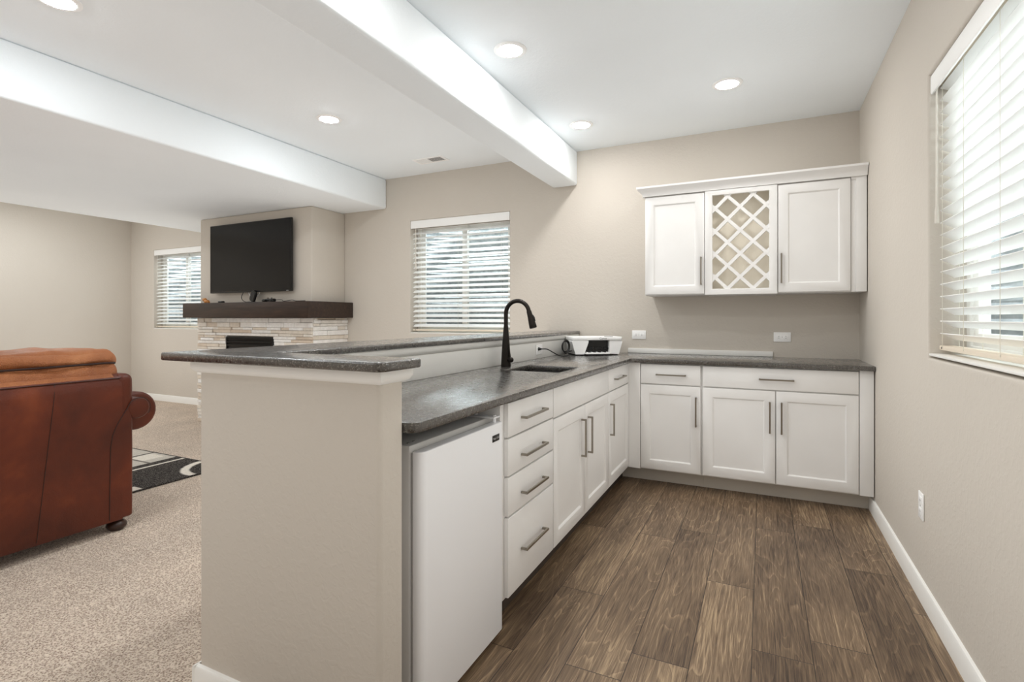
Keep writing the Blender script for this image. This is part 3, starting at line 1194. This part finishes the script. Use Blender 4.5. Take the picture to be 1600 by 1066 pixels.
fx, fy = -1.388, 2.79
t = thing('kitchen_faucet', 'dark bronze gooseneck faucet behind the bar sink', 'faucet', (fx, fy, .914))
m = MB().lathe([(0, .0005), (.030, .0005), (.0305, .006), (.0295, .02), (.0258, .09), (.0210, .16), (.0160, .215), (.0135, .245), (.0, .245)], (fx, fy, .914), 32)
m.build('faucet_body', M['bronze'], t)
pts, R = [], .076
for k in range(5):
    pts.append((fx, fy, 1.155 + (1.232 - 1.155) * k / 4))
for k in range(1, 17):
    a = math.pi - math.radians(169) * k / 16
    pts.append((fx + R + R * math.cos(a), fy, 1.232 + R * math.sin(a)))
MB().tube(pts, .0125, 20).build('spout', M['bronze'], t)
p = Vector(pts[-1])
dv = (Vector(pts[-1]) - Vector(pts[-2])).normalized()
m = MB().tube([p - dv * .004, p + dv * .002, p + dv * .03, p + dv * .075, p + dv * .098, p + dv * .103], [.0130, .0148, .0162, .0208, .0222, .0195], 24)
sh = m.build('spray_head', M['bronze'], t)
q = p + dv * .045
sd = Vector((-dv.z, 0, dv.x))
sd = sd if sd.x > 0 else -sd
MB().tube([q + sd * .0145 - dv * .018, q + sd * .0195, q + sd * .0205 + dv * .022], [.005, .007, .005], 10).build('spray_button', M['black'], sh)
m = MB()
hd = Vector((.80, -.35, 0)).normalized()
m.cyl(Vector((fx, fy, .958)) + hd * .018, Vector((fx, fy, .958)) + hd * .040, .0125, .0135, 20)
c0 = Vector((fx, fy, .958)) + hd * .046
m.lathe([(0, -.0165), (.009, -.0145), (.0145, -.008), (.0165, 0), (.0145, .008), (.009, .0145), (0, .0165)], c0, 20)
m.tube([c0 + Vector((0, 0, .008)) - hd * .006, c0 + Vector((0, 0, .04)) - hd * .013, c0 + Vector((0, 0, .09)) - hd * .021], [.0062, .0052, .0042], 12)
m.build('handle', M['bronze'], t)

# ------------------------------------------------------------------ outlets
def outlet(loc, facing, horizontal, label):
    """Duplex wall outlet; built in local x (across), z (up), y out of the wall, then turned to face the room."""
    rz = {'-y': 0.0, '-x': -math.pi / 2, '+x': math.pi / 2}[facing]
    t = thing('wall_outlet', label, 'outlet', loc, 'white duplex wall outlets', rotz=rz)
    w, h = (.115, .072) if horizontal else (.072, .115)
    MB().box(-w / 2, w / 2, -.006, -.0005, -h / 2, h / 2, .003).build('cover_plate', M['white_plastic'], t, local=True)
    for s in (-1, 1):
        cx, cz = (s * .0235, 0) if horizontal else (0, s * .0235)
        m = MB().box(cx - .0155, cx + .0155, -.0078, -.0055, cz - .0155, cz + .0155, .0018)
        r_ = m.build('receptacle', M['white_plastic'], t, local=True)
        m = MB()
        for e_ in (-1, 1):
            if horizontal:
                m.box(cx - .0035, cx + .0045, -.0081, -.0077, cz + e_ * .006 - .0011, cz + e_ * .006 + .0011)
            else:
                m.box(cx + e_ * .006 - .0011, cx + e_ * .006 + .0011, -.0081, -.0077, cz - .0035, cz + .0045)
        m.build('socket_slots', M['slot'], r_, local=True)
    MB().cyl((0, -.0068, 0), (0, -.0058, 0), .0028, n=12).build('screw', M['chrome'], t, local=True)
    return t


outlet((-.931, YB, 1.067), '-y', True, 'white outlet on the back wall just right of the printer')
outlet((.131, YB, 1.064), '-y', True, 'white outlet on the back wall under the right wall cabinet')
outlet((PW1 + .007, 3.475, .978), '+x', True, 'white outlet on the half wall with a black plug in it')
outlet((XR, 2.77, .400), '-x', False, 'white upright outlet low on the right wall above the baseboard')

# ------------------------------------------------------------------ printer
PX, PY, PA = -1.235, 4.055, math.radians(34)
t = thing('inkjet_printer', 'white inkjet printer with an open front in the worktop corner', 'printer', (PX, PY, .9145), rotz=PA)
W2, D2, H2 = .205, .13, .142
m = MB()


def printer_shell(m):
    # a tapered shell with a cavity in the front, profile x by z
    xt, xb = W2, W2 - .028
    cav = (-.085, .100)             # opening in the front
    m.prism([(-xb, .008), (cav[0] - .022, .008), (cav[0] + .012, .100), (cav[0] + .012, .118), (-xt + .01, .118), (-xt, .108)], 'y', -D2 + .004, -D2 + .09)
    m.prism([(cav[1], .012), (xb, .008), (xt, .108), (xt - .01, .118), (cav[1], .118)], 'y', -D2 + .010, -D2 + .09)
    m.prism([(-xb, .008), (xb, .008), (xt, .108), (xt - .01, .118), (-xt + .01, .118), (-xt, .108)], 'y', -D2 + .09, D2)


printer_shell(m)
m.build('printer_body', M['white_plastic'], t, local=True)
m = MB().slab([(-W2, -D2 + .02)] + arc(-W2 + .02, -D2 + .02, .02, 180, 270, 4)[1:] + arc(W2 - .02, -D2 + .02, .02, 270, 360, 4) + [(W2, D2), (-W2, D2)], .026, (), 'xy', .1185, .005, 3)
lid = m.build('scanner_lid', M['white_plastic'], t, local=True)
MB().box(.07, .135, -D2 + .03, -D2 + .055, .1448, .1475, .001).build('control_panel', M['grey_ink'], lid, local=True)
lettering('lettering', 'Canon', .022, M['grey_ink'], lid, Matrix.Translation((.045, -D2 - .0003, .1315)) @ Matrix.Rotation(math.pi / 2, 4, 'X'), .0004)
m = MB().box(-.095, .0995, -D2 + .050, -D2 + .088, .012, .112)
m.build('paper_cavity', M['black'], t, local=True)
m = MB()
m.cyl((-.085, -D2 + .045, .052), (.098, -D2 + .045, .052), .006, n=12)
for i in range(8):
    m.cyl((-.08 + i * .024, -D2 + .045, .052), (-.070 + i * .024, -D2 + .045, .052), .011, n=14)
m.build('paper_roller', M['rubber'], t, local=True)
m = MB().box(-.10, .095, -D2 - .018, -D2 + .048, .010, .020, .002)
for i in range(5):
    m.box(-.085 + i * .042, -.080 + i * .042, -D2 - .01, -D2 + .045, .020, .026)
m.build('paper_tray', M['white_plastic'], t, local=True)
m = MB().box(-W2 + .034, W2 - .034, -D2 + .012, D2 - .006, .0004, .0082, .002)
m.build('base_plate', M['black'], t, local=True)


def smooth_path(pts, n=10):
    res = []
    P4 = [Vector(p) for p in pts]
    P4 = [P4[0] * 2 - P4[1]] + P4 + [P4[-1] * 2 - P4[-2]]
    for i in range(1, len(P4) - 2):
        a, b, c, d = P4[i - 1:i + 3]
        for k in range(n):
            s = k / n
            res.append(.5 * ((2 * b) + (c - a) * s + (2 * a - 5 * b + 4 * c - d) * s * s + (3 * b - a - 3 * c + d) * s ** 3))
    res.append(P4[-2])
    return res


# its power cord lies on the worktop and is plugged into the half wall
Rw = Matrix.Translation((PX, PY, .9145)) @ Matrix.Rotation(PA, 4, 'Z')
inv = Rw.inverted()
z = .920
loop = [(PW1 + .034, 3.452, .984), (PW1 + .075, 3.47, .982), (-1.375, 3.54, .955), (-1.365, 3.62, .930), (-1.35, 3.68, z), (-1.33, 3.74, z), (-1.345, 3.80, z + .004)]
for k in range(3):
    cy_, cx_ = 3.815 + .012 * k, -1.375 - .008 * k
    for q in range(-60, 300, 30):
        a_ = math.radians(q)
        loop.append((cx_ + .012 * math.cos(a_), cy_ + .045 * math.cos(a_), .984 + (.052 - .006 * k) * math.sin(a_)))
loop += [(-1.37, 3.90, .945), (-1.36, 3.985, .95)]
m = MB().tube([inv @ Vector(p) for p in smooth_path(loop, 8)], .0038, 8)
cord = m.build('power_cord', M['rubber'], t, local=True)
m = MB().tube([inv @ Vector(p) for p in ((PW1 + .0085, 3.4515, .984), (PW1 + .022, 3.4515, .984), (PW1 + .038, 3.452, .984))], [.013, .011, .0055], 14)
m.build('plug', M['rubber'], cord, local=True)

# ------------------------------------------------------------------ fireplace
random.seed(4)
bm_m = MB()
bm = bm_m.bm
SY, SX1, SX0 = CHY - .012, CH1 + .030, CH0 - .012       # stone faces
FB = (-5.46, -4.70, .30, 1.003)                          # firebox opening
stones = []


def stone_rows(axis, a0, a1, face, sgn, z0, z1, holes=()):
    z = z0
    while z < z1 - .005:
        h = random.choice((.030, .036, .044, .052))
        h = min(h, z1 - z)
        a = a0 - random.uniform(0, .12)
        while a < a1:
            L = random.uniform(.10, .34)
            b0, b1 = max(a, a0), min(a + L, a1)
            a += L
            parts = [(b0, b1)]
            for (h0, h1, hz0, hz1) in holes:
                if z + h > hz0 + .002 and z < hz1 - .002:
                    parts = [(p0, min(p1, h0)) for p0, p1 in parts if p0 < h0] + [(max(p0, h1), p1) for p0, p1 in parts if p1 > h1]
            for p0, p1 in parts:
                if p1 - p0 < .006:
                    continue
                d = random.uniform(0, .020)
                tone = random.random()
                stones.append((axis, p0, p1, face, sgn, d, z, z + h, tone))
        z += h


stone_rows('x', SX0, SX1, SY, -1, .001, 1.2085, [FB])
stone_rows('y', SY, YB - .001, SX1, 1, .001, 1.2085)
stone_rows('y', SY, YN - .001, SX0, -1, .001, 1.2085)
tones_list = []
for axis, p0, p1, face, sgn, d, z0, z1, tone in stones:
    b = bmesh.new()
    bmesh.ops.create_cube(b, size=1)
    g = .0012
    if axis == 'x':
        lo, hi = (p0 + g, min(face - .012 * 0 + sgn * (.004 + d), face + .02), z0 + g), (p1 - g, face + .018, z1 - g)
    else:
        xs = sorted((face - sgn * .018, face + sgn * (.004 + d)))
        lo, hi = (xs[0], p0 + g, z0 + g), (xs[1], p1 - g, z1 - g)
    for v in b.verts:
        v.co = Vector([lo[i] + (v.co[i] + .5) * (hi[i] - lo[i]) for i in range(3)])
    nf = len(b.faces)
    bmesh.ops.bevel(b, geom=b.edges[:], offset=.0025, segments=1, affect='EDGES', clamp_overlap=True)
    tones_list += [tone] * len(b.faces)
    bm_m.merge(b)
t = thing('fireplace', 'fireplace faced with pale stacked stone under the television', 'fireplace', (-5.05, 3.9, 0))
st = bm_m.build('stone_facing', M['stone'], t, smooth=False)
at_ = st.data.attributes.new('tone', 'FLOAT', 'FACE')
at_.data.foreach_set('value', tones_list[:len(st.data.polygons)])
ib = MB().box(FB[0] + .002, FB[1] - .002, SY - .004, CHY + .006, FB[2] + .002, FB[3] - .002)
ins = ib.build('firebox', M['louver'], t)
m = MB().slab(rect(FB[0] + .002, FB[1] - .002, FB[2] + .002, FB[3] - .002), -.012, [rect(FB[0] + .02, FB[1] - .02, FB[2] + .02, FB[3] - .02)], 'xz', SY - .004, .002)
m.build('firebox_frame', M['louver'], ins)
for nm, zs in (('upper_louvers', [FB[3] - .035 - i * .034 for i in range(3)]), ('lower_louvers', [FB[2] + .035 + i * .034 for i in range(3)])):
    m = MB()
    for z in zs:
        b = bmesh.new()
        bmesh.ops.create_cube(b, size=1)
        m.merge(b, Matrix.Translation((-5.08, SY - .012, z)) @ Matrix.Rotation(math.radians(35), 4, 'X') @ Matrix.Diagonal((.715, .004, .026, 1)))
    m.build(nm, M['louver'], ins)
MB().box(FB[0] + .03, FB[1] - .03, SY - .010, SY - .0045, FB[2] + .14, FB[3] - .14).build('fire_glass', M['fire_glass'], ins)

MF = 3.735
m = MB().slab([(-6.02, MF), (-4.045, MF), (-4.045, YB - .002), (CH1 + .001, YB - .002), (CH1 + .001, CHY - .0005), (CH0 - .001, CHY - .0005), (CH0 - .001, YB - .002), (-6.02, YB - .002)], .166, (), 'xy', 1.2105, .004, 2)
o = m.build('mantel_shelf', M['mantel'])
tag(o, 'dark stained wood mantel beam wrapped around the chimney breast', 'mantel')
MZ = 1.2105 + .166

# television
t = thing('television', 'black flat television on the chimney breast above the mantel', 'television', (-5.03, 3.87, 1.86))
tx0, tx1, tz0, tz1, ty = -5.675, -4.385, 1.487, 2.252, 3.832
MB().box(tx0, tx1, ty, ty + .028, tz0, tz1, .005).build('cabinet_shell', M['black'], t)
MB().box(tx0 + .009, tx1 - .009, ty - .0012, ty + .001, tz0 + .016, tz1 - .009).build('screen', M['screen'], t)
MB().box(tx1 - .066, tx1 - .034, ty - .0018, ty - .0006, tz0 + .005, tz0 + .011).build('maker_badge', M['silver_ink'], t)
MB().box(-5.23, -4.83, ty + .028, CHY - .001, 1.70, 2.05).build('wall_bracket', M['black'], t)

# things lying on the mantel
m = MB()
b = bmesh.new()
bmesh.ops.create_cube(b, size=1)
bmesh.ops.bevel(b, geom=b.edges[:], offset=.12, segments=2, affect='EDGES')
t = thing('streaming_antenna', 'small black tilted antenna standing under the television', 'antenna', (-4.94, 3.82, MZ))
m.merge(b, Matrix.Translation((-4.93, 3.815, MZ + .066)) @ Matrix.Rotation(math.radians(24), 4, 'Y') @ Matrix.Diagonal((.075, .028, .118, 1)))
m.build('antenna_body', M['black'], t)
m = MB().box(-4.98, -4.92, 3.795, 3.845, MZ + .0005, MZ + .008, .002)
m.build('antenna_foot', M['black'], t)
m = MB()
m.tube(smooth_path([(-5.12, 3.845, 1.50), (-5.135, 3.83, 1.45), (-5.11, 3.815, 1.41), (-5.05, 3.81, MZ + .006), (-4.98, 3.815, MZ + .006)], 8), .0035, 8)
o = m.build('television_cable', M['rubber'])
tag(o, 'black cable looping down from the television to the mantel', 'cable')
m = MB()
m.tube(smooth_path([(-5.06, 3.852, 1.50), (-5.04, 3.86, 1.455), (-4.97, 3.862, 1.44), (-4.90, 3.862, 1.465), (-4.88, 3.852, 1.51)], 8), .0035, 8)
o = m.build('television_cable', M['white_plastic'])
tag(o, 'white cable curled under the middle of the television', 'cable')
t = thing('game_controller', 'black game controller lying on the mantel under the television', 'game controller', (-4.63, 3.79, MZ))
m = MB().soft(-4.70, -4.58, 3.765, 3.82, MZ + .004, MZ + .034, .014, 6)
m.soft(-4.722, -4.675, 3.745, 3.80, MZ + .001, MZ + .028, .013, 4)
m.soft(-4.605, -4.558, 3.745, 3.80, MZ + .001, MZ + .028, .013, 4)
m.build('controller_body', M['black'], t)
for x in (-4.668, -4.612):
    MB().lathe([(.004, 0), (.004, .006), (.008, .008), (.008, .011), (0, .012)], (x, 3.785, MZ + .032), 14).build('thumbstick', M['rubber'], t)
m = MB().tube(smooth_path([(-4.58, 3.80, MZ + .018), (-4.52, 3.83, MZ + .02), (-4.45, 3.80, MZ + .006), (-4.37, 3.83, MZ + .016), (-4.28, 3.81, MZ + .006), (-4.20, 3.85, MZ + .008)], 8), .0032, 8)
m.build('controller_cord', M['rubber'], t)
o = MB().soft(-5.47, -5.40, 3.78, 3.82, MZ + .0005, MZ + .020, .008, 4).build('remote_control', M['black'])
tag(o, 'small black remote lying on the mantel near its left end', 'remote control')
m = MB().soft(-5.72, -5.66, 3.78, 3.825, MZ + .0005, MZ + .036, .016, 4)
m.soft(-5.75, -5.70, 3.785, 3.82, MZ + .020, MZ + .058, .015, 4)
m.soft(-5.675, -5.65, 3.785, 3.82, MZ + .0005, MZ + .020, .008, 4)
o = m.build('wooden_figurine', M['orange_wood'])
tag(o, 'little honey coloured figurine at the left end of the mantel', 'figurine')

# ------------------------------------------------------------------ leather sofa, seen from behind
SBX = -3.27                      # back plane of the sofa
SE = 1.745                       # far end along Y
SN = -0.45                       # near end, out of view
t = thing('leather_sofa', 'brown leather sofa seen from behind with pillow-top back', 'sofa', (-3.75, .65, 0))
m = MB()
# outside back: a leaning panel with a rounded top
pr = [(SBX - .22, .065), (SBX - .004, .065), (SBX, .075), (SBX, .80), (SBX - .006, .845), (SBX - .020, .872), (SBX - .045, .888), (SBX - .12, .897), (SBX - .24, .89), (SBX - .27, .80), (SBX - .22, .30)]
m.prism(pr, 'y', SN + .01, SE - .055)
m.build('back_panel', M['leather'], t)
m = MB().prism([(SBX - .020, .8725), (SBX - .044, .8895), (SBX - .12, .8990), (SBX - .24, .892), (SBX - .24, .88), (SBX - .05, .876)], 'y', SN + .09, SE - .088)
m.build('lit_top_ledge', M['leather_toplit'], t)  # thin strip added to paint the lit edge along the back
MB().soft(SBX - .25, SBX - .004, SE - .085, SE + .012, .60, .888, .040, 5, .003, 6).build('back_wing', M['leather'], t)
MB().soft(SBX - .25, SBX - .004, SN - .012, SN + .085, .60, .888, .040, 5, .003, 6).build('back_wing', M['leather'], t)
m = MB()
for y in (SE - .40, SE - 1.02, SE - 1.64):
    m.tube([(SBX + .001, y + (z - .5) * .10, z) for z in (.08, .3, .55, .80)] + [(SBX - .012, y + .036, .862), (SBX - .05, y + .038, .891)], .0016, 6)
m.tube([(SBX - .012, SN + .03, .866), (SBX - .014, 0.6, .862), (SBX - .012, SE - .03, .866)], .0022, 8)
m.build('seam_piping', M['leather_dark'], t)
# back cushions, two tiers
for i, (a, b) in enumerate(((SE - .62, SE - .03), (SE - 1.22, SE - .63), (SE - 2.16, SE - 1.23))):
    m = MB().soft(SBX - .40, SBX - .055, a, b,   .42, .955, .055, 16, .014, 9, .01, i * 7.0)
    c = m.build('back_cushion', M['leather_toplit'], t)
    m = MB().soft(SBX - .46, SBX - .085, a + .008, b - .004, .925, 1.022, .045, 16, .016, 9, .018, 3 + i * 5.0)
    m.build('pillow_top', M['leather_toplit'], c)
    zz = .948
    m = MB().tube([(SBX - .075, a + .04, zz), (SBX - .062, a + .10, zz), (SBX - .060, (a + b) / 2, zz + .002), (SBX - .062, b - .08, zz + .004), (SBX - .09, b - .02, zz), (SBX - .16, b + .004, zz - .010), (SBX - .19, b + .004, zz - .05)], .0060, 8)
    m.build('cushion_piping', M['leather_dark'], c)
for i, (a, b) in enumerate(((SE - .80, SE - .10), (SE - 1.50, SE - .81), (SE - 2.08, SE - 1.51))):
    m = MB().soft(SBX - 1.0, SBX - .38, a, b, .28, .47, .05, 8, .006, 6, .015, 11 + i)
    m.build('seat_cushion', M['leather'], t)
MB().soft(SBX - .97, SBX - .20, SN + .1, SE - .06, .068, .285, .02, 4).build('seat_frame', M['leather'], t)
for s, E in ((1, SE), (-1, SN)):
    m = MB()
    # slab of the arm and the roll on top of it
    y_in, y_out = E - s * .125, E + s * .004
    m.soft(SBX - .99, SBX - .002, min(y_in, y_out), max(y_in, y_out), .066, .69, .018, 6, .002, 5)
    yc, zc = E + s * .033, .683
    N = 28

    def roll(m, x0, x1, r, r1=None):
        r1 = r if r1 is None else r1
        e = min(.022, r * .3)
        pts = [(x0, yc, zc)] + [(x0 + e * (1 - math.cos(q)), yc, zc) for q in (.5, 1.0, 1.5)] + [(x1 - e * (1 - math.cos(q)), yc, zc) for q in (1.5, 1.0, .5)] + [(x1, yc, zc)]
        rr = [r - e] + [r - e + e * math.sin(q) for q in (.5, 1.0, 1.5)] + [r1 - e + e * math.sin(q) for q in (1.5, 1.0, .5)] + [r1 - e]
        m.tube(pts, rr, N)
    roll(m, SBX - .20, SBX + .002, .062)
    a = m.build('armrest', M['leather'], t)
    m = MB()
    yc, zc = E + s * .072, .652
    roll(m, SBX - 1.02, SBX - .09, .118, .114)
    m.build('arm_pad', M['leather'], a)
    m = MB()
    pts = []
    for k in range(0, 15):
        q = math.radians(200 - k * 17) if s > 0 else math.radians(-20 + k * 17)
        pts.append((SBX + .001, E + s * .033 + .061 * math.cos(q), .683 + .061 * math.sin(q)))
    pts = [(SBX + .001, y_in + s * .005, .08), (SBX + .001, y_in + s * .008, .35), (SBX + .001, y_in + s * .02, .55)] + pts[2:]
    m.tube(smooth_path(pts, 3), .0022, 6)
    m.build('arm_piping', M['leather_dark'], a)
for (x, y) in ((SBX - .05, SE - .06), (SBX - .93, SE - .06), (SBX - .05, SN + .06), (SBX - .93, SN + .06)):
    f0 = .0005 if x > SBX - .5 else .0125
    m = MB().lathe([(0, f0), (.030, f0), (.044, .014), (.050, .026), (.047, .040), (.034, .052), (.030, .056), (.034, .067), (0, .067)], (x, y, 0), 28)
    m.build('bun_foot', M['foot'], t)

# ------------------------------------------------------------------ rug
RX0, RX1, RY0, RY1 = -6.3, -3.90, .20, 2.785
N1, N2 = 240, 250


def rug_tone(x, y):
    # x, y in metres from the corner (RX1, RY1): u to the left, v to the near side
    u, v = RX1 - x, RY1 - y
    if min(u, v, x - RX0, y - RY0) < .018:
        return 0.0
    if .53 < u < .567:
        return 1.0
    if .25 < math.hypot(u - .03, v) < .31:
        return 1.0
    if v > .64 and u < .11 + (v - .64) * .6 and v < 1.1:
        return .95
    if .655 < u < .985 and v < .9:
        if u > .968 or abs(v - .235) < .008:
            return .15
        return 1.0 if .76 < u < .95 and .045 < v < .225 else .72
    if .655 < u < .985:
        return 0.0
    if u > 1.0 and v < .9:
        return .72 if u < 1.5 else 0.0
    r2 = math.hypot(u - 1.3, v - 1.7)
    if .5 < r2 < .6 or .75 < r2 < .79:
        return 1.0
    return 0.0


m = MB()
vals = []
vg = [[m.bm.verts.new((RX0 + (RX1 - RX0) * i / N1, RY0 + (RY1 - RY0) * j / N2, .011)) for i in range(N1 + 1)] for j in range(N2 + 1)]
for j in range(N2):
    for i in range(N1):
        m.bm.faces.new((vg[j][i], vg[j][i + 1], vg[j + 1][i + 1], vg[j + 1][i]))
vals = [rug_tone(v.co.x, v.co.y) for v in m.bm.verts]
ed = [e for e in m.bm.edges if e.is_boundary]
r = bmesh.ops.extrude_edge_only(m.bm, edges=ed)
nv = [g for g in r['geom'] if isinstance(g, bmesh.types.BMVert)]
for v in nv:
    v.co.z = .001
vals += [0.0] * len(nv)
o = m.build('area_rug', M['rug'], smooth=False)
at_ = o.data.attributes.new('tone', 'FLOAT', 'POINT')
at_.data.foreach_set('value', vals)
tag(o, 'black and cream patterned area rug in front of the sofa', 'rug')
